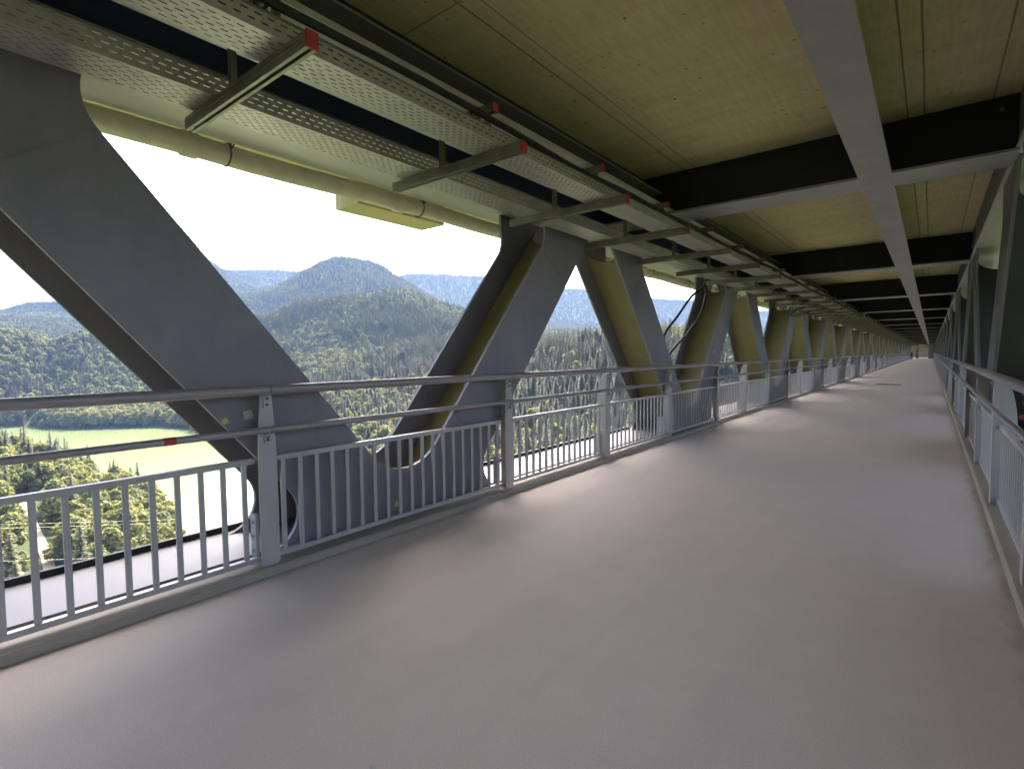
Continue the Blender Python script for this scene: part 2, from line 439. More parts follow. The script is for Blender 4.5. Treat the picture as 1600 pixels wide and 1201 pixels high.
# ---- longitudinal beams under the deck
def edge_beam(side):
    X = (lambda x: x) if side == 0 else mir
    e = thing('edge_beam', 'pale grey flanged steel beam above the cable trays' if side == 0 else 'dark steel edge beam above the right truss', 'beam', (X(-3.3), 0, 3.56))
    MB().box(*sorted((X(-3.55), X(-2.83))), -26, YEND, 3.565, 3.60).build('bottom_flange', M['plate'], e).location = -e.location
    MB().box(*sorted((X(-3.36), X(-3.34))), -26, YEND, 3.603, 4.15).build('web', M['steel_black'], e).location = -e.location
    MB().box(*sorted((X(-3.337), X(-3.06))), -26, YEND, 3.89, 3.91).build('stiffener', M['steel'], e).location = -e.location
    return e
edge_beam(0)
rb = thing('inspection_rail', 'long grey steel beam running down the middle of the ceiling to the far end', 'beam', (-.52, 0, 3.53))
MB().box(-.675, -.375, -26, YEND, 3.512, 3.54).build('bottom_flange', M['beam'], rb).location = -rb.location
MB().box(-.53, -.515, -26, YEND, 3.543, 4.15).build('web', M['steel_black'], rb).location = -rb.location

# ---- cross beams
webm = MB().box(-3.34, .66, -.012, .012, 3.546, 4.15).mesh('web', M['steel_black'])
flm = MB().box(-3.95, .622, -.285, .285, 3.516, 3.544).mesh('bottom_flange', M['beam'])
jm = MB().box(-3.95, .622, -.285, .285, 3.516, 3.544); jm.cur = 1; jm.box(-3.34, .66, -.012, .012, 3.546, 4.15)
allm = jm.mesh('cross_beam', [M['beam'], M['steel_black']])
bolt_me = MB().tube([(0,-.03,0),(0,0,0)], .018, 8).mesh('bolt_head', M['bolt'])
for k in range(0, NB):
    y = 7.336 + P*k
    if k < 5:
        t = thing('cross_beam', {0:'nearest black and grey steel cross beam, spanning the ceiling beside the red capped brackets',
                                 1:'second steel cross beam overhead, counted from the camera', 2:'third steel cross beam overhead, counted from the camera',
                                 3:'fourth steel cross beam overhead, counted from the camera', 4:'fifth steel cross beam overhead, counted from the camera'}[k],
                  'beam', (0, y, 0), 'cross beams under the deck')
        link('web', webm, t); link('bottom_flange', flm, t)
        link('bolt_head', bolt_me, t, (.5, -.012, 4.02))
    else:
        o = link('cross_beam', allm, None, (0, y, 0))
        tag(o, 'thin distant cross beam in the dark row beyond the fifth', 'beam', 'distant cross beams under the deck')

# ---- concrete deck above, with its overhang
dk = MB().box(-6.98, mir(-6.98), -26, YEND+40, 4.157, 4.5).build('concrete_deck', M['concrete'])  # carried on past the far portal to shade the floor there
tag(dk, 'yellowish board marked concrete deck slab forming the ceiling', 'bridge deck')
MB().box(-7.0, -6.45, 4.62, 6.32, 3.81, 4.155).build('concrete_bracket', M['concrete'])
tag(bpy.data.objects['concrete_bracket'], 'square concrete block under the deck edge behind the drain pipe', 'concrete block')

# ---- drain pipe outside the truss
dp = thing('drain_pipe', 'yellowish drain pipe hung under the deck edge outside the truss', 'pipe', (-5.17, 0, 3.5))
pl = MB()
def wavy(y): return .006*math.sin(y*1.7)+.004*math.sin(y*4.1)
pl.tube([(-5.17+wavy(y*.5)*.4, y*.5, 3.50+wavy(y*.5)) for y in range(-6, int(YEND*2))], .098, 16)
pl.build('pipe', M['pipe'], dp).location = -dp.location
for i in range(16):
    y = 1.95 + 2.35*i
    MB().tube([(-5.17,y-.07,3.5),(-5.17,y-.06,3.5),(-5.17,y+.06,3.5),(-5.17,y+.07,3.5)], [.1,.112,.112,.1], 16).build('pipe_collar', M['pipe'], dp).location = -dp.location
    h = MB(); ys = y + .32
    h.tube([(-5.17+.103*math.cos(a*.3927), ys, 3.5+.103*math.sin(a*.3927)) for a in range(0, 17)], .008, 6)
    for dx, dy in ((.0,.0),(.02,.07),(.02,-.06)):
        h.tube([(-5.075, ys, 3.53), (-5.05+dx, ys+dy, 3.66)], .007, 6)
    h.build('pipe_hanger', M['strap'], dp).location = -dp.location
# small wire grille above the pipe
g = MB()
for i in range(19): g.box(-5.06, -5.052, 1.62+.028*i, 1.626+.028*i, 3.62, 3.70)
for j in range(4): g.box(-5.066, -5.061, 1.61, 2.14, 3.622+.024*j, 3.627+.024*j)
tag(g.build('wire_grille', M['steel_black']), 'small dark wire grille above the drain pipe beside the near slanted beam', 'grille')

# ---- cable trays, brackets, cables
ZT = 3.206
def tray(x0, x1, h, label):
    t = thing('cable_tray', label, 'cable tray', ((x0+x1)/2, 0, ZT))
    mb = MB()
    y0, y1 = -4, YEND
    mb.v += [(x0,y0,ZT),(x1,y0,ZT),(x1,y1,ZT),(x0,y1,ZT)]; mb.face((0,3,2,1))
    for x in (x0, x1):
        b = len(mb.v); mb.v += [(x,y0,ZT),(x,y1,ZT),(x,y1,ZT+h),(x,y0,ZT+h)]; mb.face((b,b+1,b+2,b+3))
    mb.build('tray_sheet', M['tray'], t).location = -t.location
    rim = MB().box(x0-.012, x0+.002, y0, y1, ZT+h, ZT+h+.006).box(x1-.002, x1+.012, y0, y1, ZT+h, ZT+h+.006)
    rim.build('tray_rim', M['galv'], t).location = -t.location
    return t
tray(-3.77, -3.45, .128, 'outer perforated metal cable tray, next to the truss')
tray(-2.88, -2.60, .092, 'inner perforated metal cable tray carrying dusty cables')
cb = thing('cable_bundle', 'bundle of dusty dark cables lying in the inner perforated tray', 'cables', (-2.72, 0, 3.28))
for i in range(9):
    ph = rng.uniform(0, 6); lay = i//3; q = i % 3
    x0 = -2.815 + .075*q + .012*lay + (.02 if lay == 2 else 0); z0 = (3.235, 3.292, 3.352)[lay]
    pts = [(x0 + .014*math.sin(y*.31+ph) + .006*math.sin(y*1.1+ph*2), y*.3, z0 + (.028*max(0, math.sin(y*.21+ph*.6)) + .008*math.sin(y*.8+ph))*(lay == 2)) for y in range(-12, int(YEND/.3))]
    MB().tube(pts, (.026,.021,.024)[q], 8).build('cable', M['bundle'] if i != 7 else M['rubber'], cb).location = -cb.location
def channel(x0, x1, z0, h, w):
    """strut channel: open slot along the underside"""
    mb = MB(); e = .006
    mb.box(x0, x1, -w/2, -w/2+e, z0, z0+h); mb.box(x0, x1, w/2-e, w/2, z0, z0+h)
    mb.box(x0, x1, -w/2+e, w/2-e, z0+h-e, z0+h)
    mb.box(x0, x1, -w/2+e, -w/2+.02, z0, z0+.004); mb.box(x0, x1, w/2-.02, w/2-e, z0, z0+.004)
    for zz in (.34, .62): mb.box(x0, x1, -w/2-.004, -w/2, z0+h*zz, z0+h*(zz+.12))   # pressed ribs
    return mb
ch_l = channel(-3.91, -2.425, 3.124, .08, .06).mesh('channel', M['galv'])
ch_s = channel(-3.20, -2.70, 3.50, .062, .06).mesh('upper_channel', M['galv'])
cap_l = MB().box(-2.424, -2.412, -.032, .032, 3.120, 3.206).mesh('end_cap', M['red'])
cap_s = MB().box(-2.699, -2.687, -.032, .032, 3.497, 3.564).mesh('end_cap', M['red'])
st_m = MB()
st_m.box(-.022, .022, -.003, .003, 0, .295).box(-.022, -.017, .003, .03, 0, .295).box(.017, .022, .003, .03, 0, .295)
strut = st_m.mesh('strut', M['galv'])
stb = MB().tube([(0,-.003,.06),(0,-.018,.06)], .013, 6); strut_b = stb.mesh('bolt_head', M['bolt'])
cl = MB().box(-2.92, -2.905, -.037, -.031, 3.47, 3.64).box(-2.92, -2.905, .031, .037, 3.47, 3.64).box(-2.92, -2.905, -.031, .031, 3.47, 3.478)
clamp = cl.mesh('beam_clamp', M['steel_black'])
jb = MB()
for src, mi in ((ch_l,0),(ch_s,0),(cap_l,1),(cap_s,1)):
    jb.cur = mi; b0 = len(jb.v); jb.v += [tuple(v.co) for v in src.vertices]
    for p in src.polygons: jb.face([b0+i for i in p.vertices])
jb.cur = 0
for x, z in ((-3.30,3.206),(-2.54,3.206)): jb.box(x-.022, x+.022, -.003, .03, z, z+.3)
far_bracket = jb.mesh('tray_bracket', [M['galv'], M['red']])
nbr = int((YEND-2)/1.72)
for i in range(nbr):
    y = 1.49 + 1.72*i
    if i < 10:
        lab = ('nearest tray bracket, a grooved metal channel with a large red end cap' if i == 0 else
               '%s tray bracket from the camera, a grooved metal channel with red end caps' % ORD[i])
        t = thing('tray_bracket', lab, 'bracket', (0, y, 0), 'brackets carrying the cable trays')
        link('channel', ch_l, t); link('upper_channel', ch_s, t)
        link('end_cap', cap_l, t); link('end_cap', cap_s, t)
        for x, z in ((-3.30, 3.206), (-2.78, 3.206)):
            s = link('strut', strut, t, (x, -.0, z)); link('bolt_head', strut_b, s)
        link('beam_clamp', clamp, t)
    else:
        o = link('tray_bracket', far_bracket, None, (0, y, 0))
        tag(o, 'small distant tray bracket in the dense row beyond the tenth', 'bracket', 'distant brackets carrying the cable trays')
def smooth_path(ctrl, n=10):
    pts = [Vector(c) for c in ctrl]; out = []
    for i in range(len(pts)-1):
        p0, p1, p2, p3 = pts[max(i-1,0)], pts[i], pts[i+1], pts[min(i+2,len(pts)-1)]
        for k in range(n):
            t = k/n
            out.append(.5*((2*p1)+(p2-p0)*t+(2*p0-5*p1+4*p2-p3)*t*t+(3*p1-p0-3*p2+p3)*t**3))
    return out + [pts[-1]]
o = MB().tube(smooth_path([(-2.9,12.6,3.26),(-3.5,12.6,3.27),(-4.03,12.53,3.30),(-4.1,12.1,3.10),(-4.2,11.7,2.878),(-4.2,10.949,2.441),(-4.2,10.17,1.978),(-4.2,9.98,1.45),(-4.25,10.35,.75),(-4.3,10.8,.13)]), .026, 10).build('hanging_cable', M['rubber'])
tag(o, 'straight hanging black cable, the upper of two, dropping from the trays behind the slanted beam', 'cable')
o = MB().tube(smooth_path([(-3.2,12.35,3.25),(-3.9,12.3,3.28),(-4.08,12.234,3.262),(-4.1,12.373,2.984),(-4.1,12.038,2.524),(-4.1,11.244,2.069),(-4.1,10.19,1.593),(-4.15,10.12,1.15),(-4.2,10.42,.6),(-4.3,10.85,.13)]), .024, 10).build('hanging_cable', M['rubber'])
tag(o, 'curved hanging black cable, the lower of two, sagging from the trays beside the slanted beam', 'cable')
o = MB().tube(smooth_path([(-3.4,20.2,3.14),(-3.7,20.0,3.02),(-3.8,20.4,2.9),(-3.75,21.2,2.95),(-3.5,21.9,3.12)]), .022, 8).build('hanging_cable', M['rubber'])
tag(o, 'short cable loop sagging below the far trays near the fourth beam pair', 'cable')

# ---- railings
XT, XP, XPAN = -3.78, -3.83, -3.90
ZT1, ZT2 = 1.378, 1.085
def post_meshes(side):
    X = (lambda x: x) if side == 0 else mir
    wide, nar = .070, .042
    fl = [(-wide,.085),(-wide+.02,.066),(wide-.02,.066),(wide,.085),(wide,.80),(wide-.004,.98),(wide-.014,1.16),(nar,1.335),(-nar,1.335),(-wide+.014,1.16),(-wide+.004,.98),(-wide,.80)]
    main = MB().prism(fl, 'x', X(XP), X(XP-.012))
    fin = [(-.012,.066),(-.125,.066),(-.125,.80)] + [(-.125+.085*(1-math.cos(a*math.pi/16)), .80+.53*math.sin(a*math.pi/16)) for a in range(1, 9)] + [(-.012,1.335)]
    fin_wide = [(x*1.5 if x < -.02 else x, z) for x, z in fin]
    def finm(p): return [(X(XP+x), z) for x, z in p]
    a = MB(); a.v = list(main.v); a.f = list(main.f); a.sm = list(main.sm); a.mi = list(main.mi)
    a.prism(finm(fin), 'y', -.006, .006)
    c = MB(); c.v = list(main.v); c.f = list(main.f); c.sm = list(main.sm); c.mi = list(main.mi)
    c.prism(finm(fin_wide), 'y', -.006, .006)
    brs = []
    for z0, z1, zt in ((1.245,1.335,ZT1),(.985,1.045,ZT2)):
        br = MB(); brs.append(br)
        br.box(*sorted((X(XP+.001), X(XP+.016))), -.024, .024, z0, z1); br.cur = 1
        br.cur = 0; br.tube([(X(XP+.009),0,z1-.01),(X(XT),0,zt-.02)], .014, 8); br.cur = 1
        for z in ((z0+.022), (z1-.022)):
            br.tube([(X(XP+.016),0,z),(X(XP+.027),0,z)], .011, 6)
    blk = MB()
    pr = [(-.135,.09),(-.215,.09),(-.215,.40),(-.195,.43),(-.135,.43)]
    blk.prism([(X(XP+x), z) for x, z in pr], 'y', -.045, -.02)
    for z in (.15,.26,.37): blk.tube([(X(XP-.18),-.06,z),(X(XP-.18),-.045,z)], .014, 6)
    return a.mesh('post', M['rail']), c.mesh('post', M['rail']), [b.mesh('tube_bracket', [M['rail'], M['bolt']]) for b in brs], blk.mesh('mounting_plate', M['post_white'])
def panel(y0, y1, side, parent, split):
    X = (lambda x: x) if side == 0 else mir
    fr = MB()
    fr.box(*sorted((X(XPAN-.022), X(XPAN+.022))), y0, y1, .832, .872)
    fr.box(*sorted((X(XPAN-.022), X(XPAN+.022))), y0, y1, .094, .130)
    for y in (y0+.05, y1-.05):          # fixing lugs to the posts
        e = y0-.06 if y < (y0+y1)/2 else y1+.06
        for z in (.84,.10): fr.box(*sorted((X(XPAN-.008), X(XPAN+.008))), *sorted((y,e)), z+.006, z+.022)
    n = max(2, round((y1-y0)/.1425)); step = (y1-y0)/n
    bal = MB().box(*sorted((X(XPAN-.010), X(XPAN+.010))), -.0165, .0165, .130, .832)
    if not split:
        for i in range(n):
            y = y0 + (i+.5)*step
            fr.box(*sorted((X(XPAN-.010), X(XPAN+.010))), y-.0165, y+.0165, .130, .832)
    o = fr.build('infill_panel', M['rail'], parent); o.location = -parent.location
    if split:
        bm_ = bal.mesh('baluster', M['rail'])
        for i in range(n): link('baluster', bm_, o, (0, y0+(i+.5)*step, 0))
    return o
for side in (0, 1):
    X = (lambda x: x) if side == 0 else mir
    rl = thing('railing', 'grey steel railing with round handrails on the lake side of the walkway' if side == 0 else
               'grey steel railing with round handrails along the right edge of the walkway', 'railing', (X(XP), 0, 0))
    pa, pc, br, blk = post_meshes(side)
    posts = []
    for k in range(-1, NB+1):
        for j, off in enumerate((1.895, 4.75, 7.15)):
            posts.append((off + P*k, j))
    posts = [p for p in posts if -1 < p[0] < YEND]
    ylo = -1. if side == 0 else 2.4
    for i, (y, j) in enumerate(posts):
        if y < 1 and side == 0 or side == 1 and y < 3: continue
        o = link('post', pa if j < 2 and side == 0 else pc, rl, Vector((0,y,0)) - rl.location)
        if i < 16:
            for b_ in br: link('tube_bracket', b_, o)
            link('mounting_plate', blk, o)
    for i in range(len(posts)-1):
        y0, y1 = posts[i][0]+.075, posts[i+1][0]-.075
        if side == 1 and y1 < 3: continue
        panel(y0, y1, side, rl, (i < 5 and side == 0) or (side == 1 and 2 <= i < 5))
    # tubes in lengths with a fine joint at every second post
    for z, r, nm in ((ZT1,.036,'handrail'),(ZT2,.0245,'lower_rail')):
        cuts = [ylo] + [p[0] for p in posts if p[1] == 0 and p[0] > ylo + .5] + [YEND]
        for a, b in zip(cuts, cuts[1:]):
            MB().tube([(X(XT),a+.003,z),(X(XT),b-.003,z)], r, 20).build(nm, M['tube'], rl).location = -rl.location
    if side == 0:
        w = MB().tube([(XT,1.205,ZT2),(XT,1.275,ZT2)], .0262, 16).build('tape_band', M['red'], rl)
        w.location = -rl.location; tag(w, 'red tape wrapped round the lower rail')
    else:
        w = MB().tube([(mir(XP-.14),6.35,1.02),(mir(XP-.14),6.38,1.02)], .022, 10).build('tape_tag', M['red'], rl)
        w.location = -rl.location; tag(w, 'red marker on a post edge')

# ---- things on the walkway and at its far end
g = MB().box(-2.18, -1.11, 32.15, 32.65, .001, .012)
for i in range(20): g.box(-2.16+.052*i, -2.13+.052*i, 32.2, 32.6, .0125, .018)
tag(g.build('drain_grate', M['steel_black']), 'dark drain grate lying across the far walkway floor', 'grate')
st = MB()
for i in range(9):
    a = 2*math.pi*i/9
st.v = [(.0+.012*math.cos(a*.8976)*(1+.2*math.sin(a*3)), .009*math.sin(a*.8976), 0) for a in range(7)] + [(.006*math.cos(a*.8976), .005*math.sin(a*.8976), .008+.002*(a % 2)) for a in range(7)]
for a in range(7): st.face((a, (a+1) % 7, 7+(a+1) % 7, 7+a))
st.face(range(7, 14))
tag(st.build('pebble', M['sticker'], None, (-1.675, 1.199, .0)), 'tiny pale pebble on the near walkway floor', 'pebble')
wl = MB().box(-.55, .62, YEND, YEND+1.6, 0, 3.5).box(-.62,.64,YEND-.06,YEND+1.7,3.1,3.3).build('portal_pillar', M['render'])
tag(wl, 'pinkish plastered portal pillar at the right of the far end', 'pillar')
wl = MB().box(-3.05, -2.45, YEND, YEND+1.6, 0, 2.5).box(-3.1,-2.4,YEND-.05,YEND+1.65,2.28,2.42).build('portal_pillar', M['render'])
tag(wl, 'pinkish plastered portal pillar at the left of the far end', 'pillar')
wl = MB().box(-5.2, 2.0, YEND+38, YEND+39, -.2, 4.1).box(-4.2,-3.9,YEND+37.9,YEND+38,-.2,4.1).box(.6,.9,YEND+37.9,YEND+38,-.2,4.1).build('end_wall', M['render'])
tag(wl, 'plastered end wall closing the view past the portal pillars', 'wall')

def person():
    V = [((0,0,.93),(.15,.11)), ((0,.0,1.18),(.16,.11)), ((0,0,1.38),(.17,.10)), ((0,.0,1.50),(.06,.06)), ((0,.02,1.63),(.095,.105)), ((0,.02,1.74),(.07,.08)),
         ((.10,0,.86),(.085,.09)), ((.11,.03,.48),(.06,.065)), ((.11,-.02,.09),(.04,.05)), ((.12,.12,.04),(.04,.03)),
         ((-.10,0,.86),(.085,.09)), ((-.11,-.03,.48),(.06,.065)), ((-.11,-.10,.09),(.04,.05)), ((-.12,.04,.04),(.04,.03)),
         ((.21,0,1.40),(.06,.06)), ((.27,.01,1.12),(.045,.045)), ((.26,.08,.88),(.035,.035)), ((.25,.12,.80),(.03,.03)),
         ((-.21,0,1.40),(.06,.06)), ((-.27,-.03,1.12),(.045,.045)), ((-.26,.02,.88),(.035,.035)), ((-.25,.05,.80),(.03,.03))]
    Ed = [(0,1),(1,2),(2,3),(3,4),(4,5),(0,6),(6,7),(7,8),(8,9),(0,10),(10,11),(11,12),(12,13),(2,14),(14,15),(15,16),(16,17),(2,18),(18,19),(19,20),(20,21)]
    me = bpy.data.meshes.new('person'); me.from_pydata([v[0] for v in V], Ed, [])
    me.materials.append(M['cloth'])
    o = link('person', me, None, (-3.45, 150, 0))
    bm = bmesh.new(); bm.from_mesh(me); lay = bm.verts.layers.skin.verify(); bm.verts.ensure_lookup_table()
    for i, v in enumerate(V): bm.verts[i][lay].radius = v[1]
    bm.verts[0][lay].use_root = True
    bm.to_mesh(me); bm.free()
    md = o.modifiers.new('skin', 'SKIN'); sub = o.modifiers.new('sub', 'SUBSURF'); sub.levels = sub.render_levels = 1
    hair = MB()
    for i in range(5):
        a = i/4
        hair.tube([(.0,.02+.0,1.70+.05*a-.0),(.0,.02,1.71+.05*a)], .115*math.sqrt(1-a*.75), 10)
    hair.build('hair', M['rubber'], o)
    tag(o, 'person in dark clothes standing by the left railing at the far end', 'person')
person()

# ------------------------------------------------------------------ landscape
def interp(tab, a):
    if a <= tab[0][0]: return tab[0][1]
    for (a0, h0), (a1, h1) in zip(tab, tab[1:]):
        if a <= a1:
            t = (a-a0)/(a1-a0); t = t*t*(3-2*t)*.3 + t*.7
            return h0 + (h1-h0)*t
    return tab[-1][1]
T = {
 0:   [(-180,-86),(180,-86)],
 120: [(-15,-80),(60,-90),(70,-84),(80,-74),(90,-72)],
 250: [(-15,-60),(20,-60),(36,-62),(56,-91),(62,-96),(66,-97),(70,-92.5),(72,-86),(76,-72),(80,-68),(83,-66),(95,-62)],
 350: [(20,-48),(36,-54),(50,-82),(56,-90),(62,-95),(66,-98),(70,-97),(72,-93.5),(74,-84),(76,-74),(80,-67),(83,-62),(95,-58)],
 450: [(20,-18),(28,-24),(36,-38),(46,-64),(56,-80),(60,-88),(63,-97),(66,-100),(74,-98),(76.5,-94),(78,-82),(80,-69),(83,-60),(90,-55)],
 550: [(20,2),(28,-4),(34,-14),(42,-46),(52,-68),(58,-76),(62,-88),(65,-98),(70,-100),(79,-100),(81,-92),(83,-80),(90,-60)],
 650: [(16,-10),(20,10),(25,14),(28,14),(34,5),(42,-28),(52,-57),(58,-64),(63,-80),(66,-89),(68,-96),(72,-100),(95,-100)],
 800: [(20,-4),(28,0),(34,-2),(42,-10),(52,-34),(58,-44),(63,-58),(67,-76),(69,-88),(71,-95),(74,-100),(95,-100)],
 1000:[(20,-20),(34,0),(42,15),(52,5),(58,-15),(63,-28),(67,-50),(70,-63),(73,-76),(77,-83),(80,-89),(83,-96),(86,-98)],
 1300:[(20,-15),(34,28),(42,58),(49,88),(55,78),(60,45),(64,20),(67,-10),(70,-12),(72.7,-8),(74.5,8),(76.3,26),(77.6,32),(79.8,18),(81,36),(82.6,42),(90,60)],
 1600:[(20,-10),(28,28),(34,58),(40,98),(44,122),(46.7,142),(49.3,174),(52,178),(55.9,158),(60.2,138),(63.7,96),(67,48),(70,10),(74,-10),(82,0),(95,10)],
 2200:[(20,20),(34,70),(42,70),(49,110),(52,150),(56,220),(60,170),(64,120),(70,50),(76,50),(82,80),(95,100)],
 3000:[(13,80),(20,80),(34,110),(40,180),(42,215),(45,280),(46.7,325),(49.3,402),(50.6,430),(51.9,480),(53.5,506),(55.4,524),(56.7,528),(58.2,500),(59.5,462),(62.75,362),(66,300),(70,230),(75,165),(79,185),(82.5,175),(95,140)],
 4000:[(13,90),(34,240),(42,290),(50,320),(60,330),(65,480),(68,630),(70.5,850),(74,920),(77,650),(78.4,325),(80.8,318),(81.4,300),(82.5,262),(95,190)],  # unseen hill behind the near diagonal, raised to reflect in the lake
 5500:[(5,360),(13.5,390),(20,515),(23,550),(30,665),(32.5,678),(42,822),(45.3,845),(49.3,850),(50.6,818),(61.5,825),(64,825),(67,795),(74,540),(79,400),(82.5,350),(95,350)],
 7200:[(5,200),(95,200)],
}
RK = sorted(T)
def terrain(az, r):
    a = ((az+180) % 360) - 180
    if a > 95: a = 95 - min(85, (a-95)*.6)*.5          # other directions: similar hills
    if a < -15: a = max(-15, -15 + min(60, (-15-a)*.5))
    i = 0
    while i < len(RK)-2 and RK[i+1] <= r: i += 1
    r0, r1 = RK[i], RK[i+1]
    t = min(1, max(0, (r-r0)/(r1-r0))); t = .45*t + .55*t*t*(3-2*t)
    h = interp(T[r0], a)*(1-t) + interp(T[r1], a)*t
    x, y = -r*math.sin(R(az)), r*math.cos(R(az))
    amp = min(1, max(0, (r-250)/2500))
    if h > -80 or r < 1000:
        k = min(1, max(0, (h+88)/25))
        if h > -91.5: h += min(3.5, (h+91.5)*3)
        h += k*(noise.fractal((x*.004, y*.004, 3), 1, 2, 4)*7 + amp*noise.fractal((x*.0012, y*.0012, 9), 1., 2.1, 3)*20)
    return h
azs = []
a = -170.
while a < 190:
    azs.append(a); a += .5 if 8 <= a < 88 else 1.5 if -10 <= a < 8 else 5
rs = [25., 60]
while rs[-1] < 7200: rs.append(rs[-1] + max(14, rs[-1]*.028))
g = MB()
for r in rs:
    for a in azs: g.v.append((-r*math.sin(R(a)), r*math.cos(R(a)), terrain(a, r)))
na = len(azs)
for i in range(len(rs)-1):
    for j in range(na):
        j2 = (j+1) % na
        g.face((i*na+j2, i*na+j, (i+1)*na+j, (i+1)*na+j2), True)
c0 = len(g.v); g.v.append((0,0,-86))
for j in range(na): g.face((c0, j, (j+1) % na), True)
tag(g.build('ground', M['ground']), kind='structure')
wv = MB(); wv.v = [(1700*math.cos(i*math.pi/24), 1700*math.sin(i*math.pi/24), -90) for i in range(48)]; wv.face(range(48))
tag(wv.build('lake', M['water']), kind='structure')
# track through the trees below the bridge
pm = MB(); 
ctr = [(82.1,330),(81.6,300),(81.2,270),(80.8,240),(80.4,212),(80.0,185),(79.0,150),(77,110)]
pth = smooth_path([(-r*math.sin(R(a)), r*math.cos(R(a)), 0) for a, r in ctr], 8)
for i, p in enumerate(pth):
    d = (pth[min(i+1,len(pth)-1)] - pth[max(i-1,0)]).normalized(); s = Vector((-d.y, d.x, 0))
    for w in (-1.5, 1.5):
        q = p + s*w
        pm.v.append((q.x, q.y, terrain(math.degrees(math.atan2(-q.x, q.y)), math.hypot(q.x, q.y)) + .35))
for i in range(len(pth)-1): pm.face((2*i, 2*i+1, 2*i+3, 2*i+2))
tag(pm.build('path', M['path']), kind='structure')

# ---- trees
def leaf_quad(mb, p, nrm, s, rg):
    nrm = nrm.normalized(); t = nrm.orthogonal().normalized(); b = nrm.cross(t)
    w = rg.uniform(0, 6.28); t, b = t*math.cos(w)+b*math.sin(w), b*math.cos(w)-t*math.sin(w)
    k = len(mb.v); s2 = s*rg.uniform(.6, 1)
    for x, y in ((-1,-.6),(.1,-1),(1,.5),(-.3,1)): mb.v.append(tuple(p + t*(x*s) + b*(y*s2)))
    mb.face((k,k+1,k+2,k+3))
def broadleaf(seed, h=15, n=1500, leaf=.62, wide=1.):
    rg = random.Random(seed); mb = MB()
    lobes = []
    for i in range(13):
        a = rg.uniform(0, 6.28); q = rg.random()
        rr = rg.uniform(.3, 1)*h*.27*wide*(1.12-.75*q)
        lobes.append((Vector((rr*math.cos(a), rr*math.sin(a), h*(.30+.55*q))), h*rg.uniform(.10,.19)*wide))
    lobes.append((Vector((0,0,h*.86)), h*.13))
    tot = sum(l[1]**2 for l in lobes)
    for c, r in lobes:
        for _ in range(int(n*r*r/tot)):
            d = Vector((rg.gauss(0,1), rg.gauss(0,1), rg.gauss(0,1))).normalized()
            p = c + Vector((d.x, d.y, d.z*.8))*(r*rg.uniform(.62, 1.08))
            leaf_quad(mb, p, d + Vector((rg.gauss(0,.5), rg.gauss(0,.5), rg.gauss(0,.5)+.3)), leaf*rg.uniform(.6,1.2)*h/15, rg)
    tr = MB()
    tr.tube([(0,0,-1),(.1,0,h*.2),(.0,.15,h*.45),(0,0,h*.7)], [h*.022,h*.018,h*.013,h*.004], 7)
    for c, r in lobes[:7]:
        s = Vector((0,0,h*rg.uniform(.22,.4)))
        tr.tube([tuple(s), tuple(s.lerp(c,.5)+Vector((0,0,-.3))), tuple(c)], [h*.008,h*.006,h*.002], 5, False)
    return mb, tr
def conifer(seed, h=21, n=1300, wide=1.):
    rg = random.Random(seed); mb = MB()
    z = h*.12
    while z < h*.985:
        t = (z-h*.12)/(h*.88); rad = h*.19*wide*(1-t)**.85*rg.uniform(.75,1.12) + .12
        nb = max(3, int(6+5*(1-t)))
        a0 = rg.uniform(0, 6.28)
        for k in range(nb):
            a = a0 + 6.283*k/nb + rg.uniform(-.25,.25); L = rad*rg.uniform(.65,1.1)
            d = Vector((math.cos(a), math.sin(a), 0)); sd = Vector((-d.y, d.x, 0))
            m = max(1, int(L/.8))
            for i in range(m):
                f = (i+.6)/m
                p = d*(L*f) + Vector((0,0,z - .28*L*f*f + rg.uniform(-.1,.1)))
                w = (.42+.40*(1-f))*(.65+.5*L/3); l = L/m*.85+.16
                q = len(mb.v); droop = Vector((0,0,-.35*w))
                mb.v += [tuple(p-d*l), tuple(p+sd*w+droop), tuple(p+d*l+Vector((0,0,-.22*l))), tuple(p-sd*w+droop)]
                mb.face((q,q+1,q+2)); mb.face((q,q+2,q+3))
        z += h*.028*(1.25-.5*t)*rg.uniform(.85,1.15)
    tr = MB().tube([(0,0,-1),(0,0,h*.4),(0,0,h*.97)], [h*.016,h*.011,h*.002], 7)
    return mb, tr
def combine(a, b):
    j = MB(); j.v = list(a.v); j.f = list(a.f); j.sm = list(a.sm); j.mi = [0]*len(a.f); j.cur = 1
    k = len(j.v); j.v += b.v
    for f in b.f: j.face([k+i for i in f], True)
    return j
BL = [broadleaf(11), broadleaf(12, wide=1.15), broadleaf(13, 16, wide=.85), broadleaf(14, 13, wide=1.1)]
CF = [conifer(21), conifer(22, 23, wide=.85), conifer(23, 19, wide=1.1)]
bl_parts = [(c.mesh('crown', M['leaf']), t.mesh('trunk', M['bark'])) for c, t in BL]
cf_parts = [(c.mesh('crown', M['needle']), t.mesh('trunk', M['bark'])) for c, t in CF]
bl_all = [combine(c, t).mesh('broadleaf_tree', [M['leaf'], M['bark']]) for c, t in BL]
cf_all = [combine(c, t).mesh('conifer_tree', [M['needle'], M['bark']]) for c, t in CF]

